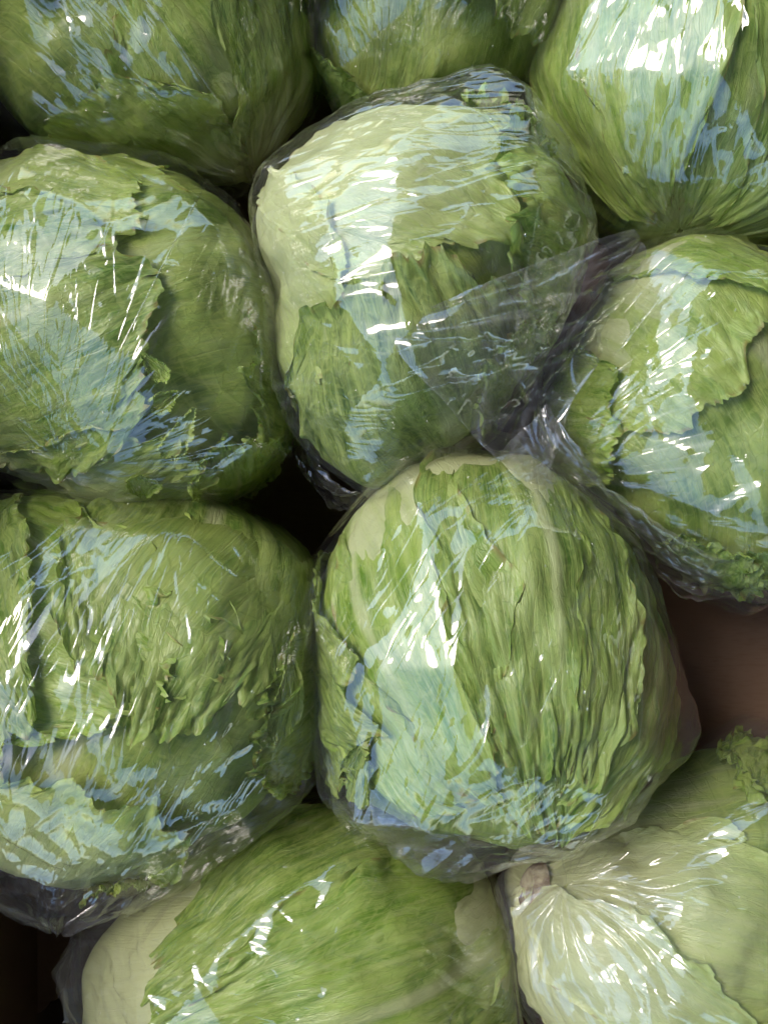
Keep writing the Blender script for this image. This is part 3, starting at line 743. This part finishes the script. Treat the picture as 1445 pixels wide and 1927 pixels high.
bags = []
for i in range(len(H)):
    root, lv, P = lettuce(i)
    bags.append(bag(i, lv, P))

# ------------------------------------------------------------------ loose bag ends
sheet('bag_tail', [[(775, 600, .104), (830, 568, .106), (910, 532, .106), (1040, 482, .102), (1150, 442, .096), (1195, 430, .092)],
                   [(745, 655, .106), (830, 640, .108), (930, 605, .108), (1050, 560, .102), (1165, 500, .094), (1222, 470, .086)],
                   [(840, 760, .098), (900, 720, .098), (970, 680, .096), (1060, 630, .092), (1130, 590, .088), (1180, 555, .082)],
                   [(920, 850, .080), (970, 800, .080), (1010, 755, .078), (1060, 700, .080), (1095, 660, .080), (1130, 620, .078)],
                   [(1020, 930, .062), (1040, 870, .066), (1060, 810, .070), (1085, 750, .074), (1110, 700, .076), (1135, 660, .076)]], bags[4], .0034, 45, 11, 150, 150)
sheet('bag_edge', [[(556, 800, .000), (566, 880, -.005), (610, 940, -.010), (650, 958, -.010), (695, 945, .0)],
                   [(570, 800, .020), (590, 860, .015), (630, 905, .015), (660, 920, .015), (700, 915, .015)]], bags[4], .003, 70, 13, 90, 40)
sheet('bag_edge', [[(930, 850, .060), (1000, 900, .040), (1090, 985, .030), (1200, 1062, .020), (1300, 1120, .010), (1460, 1132, .000)],
                   [(985, 810, .066), (1050, 880, .060), (1130, 950, .050), (1230, 1020, .042), (1320, 1080, .030), (1460, 1095, .020)],
                   [(1030, 760, .070), (1085, 850, .076), (1160, 920, .072), (1250, 985, .066), (1340, 1045, .054), (1460, 1060, .045)]], bags[5], .0040, 55, 14, 150, 60)
sheet('bag_edge', [[(592, 1330, .020), (600, 1450, .010), (650, 1560, .005), (730, 1625, .000), (860, 1652, .000)],
                   [(612, 1330, .040), (630, 1440, .032), (680, 1530, .028), (760, 1590, .022), (870, 1612, .022)],
                   [(640, 1330, .060), (665, 1420, .052), (715, 1500, .050), (790, 1550, .044), (885, 1570, .044)]], bags[7], .0032, 55, 15, 130, 50)
sheet('bag_edge', [[(875, 1592, .020), (960, 1598, .020), (1042, 1606, .022)], [(880, 1568, .040), (960, 1572, .038), (1040, 1582, .036)]], bags[7], .0012, 60, 16, 60, 20)
sheet('bag_edge', [[(228, 1655, -.030), (180, 1725, -.045), (134, 1805, -.050), (146, 1880, -.052), (175, 1960, -.052)],
                   [(262, 1672, -.010), (210, 1745, -.025), (165, 1815, -.030), (178, 1885, -.032), (200, 1960, -.032)],
                   [(300, 1690, .008), (240, 1765, -.004), (200, 1830, -.010), (210, 1890, -.012), (228, 1960, -.012)]], bags[8], .0030, 60, 17, 110, 50)
sheet('bag_edge', [[(-30, 1688, .000), (40, 1684, .000), (115, 1704, .000), (190, 1672, .000), (250, 1640, .005)],
                   [(-30, 1650, .020), (45, 1650, .020), (115, 1664, .022), (185, 1640, .022), (245, 1615, .026)],
                   [(-30, 1610, .034), (50, 1612, .036), (120, 1620, .040), (180, 1602, .042), (240, 1585, .044)]], bags[6], .0036, 60, 18, 110, 50)
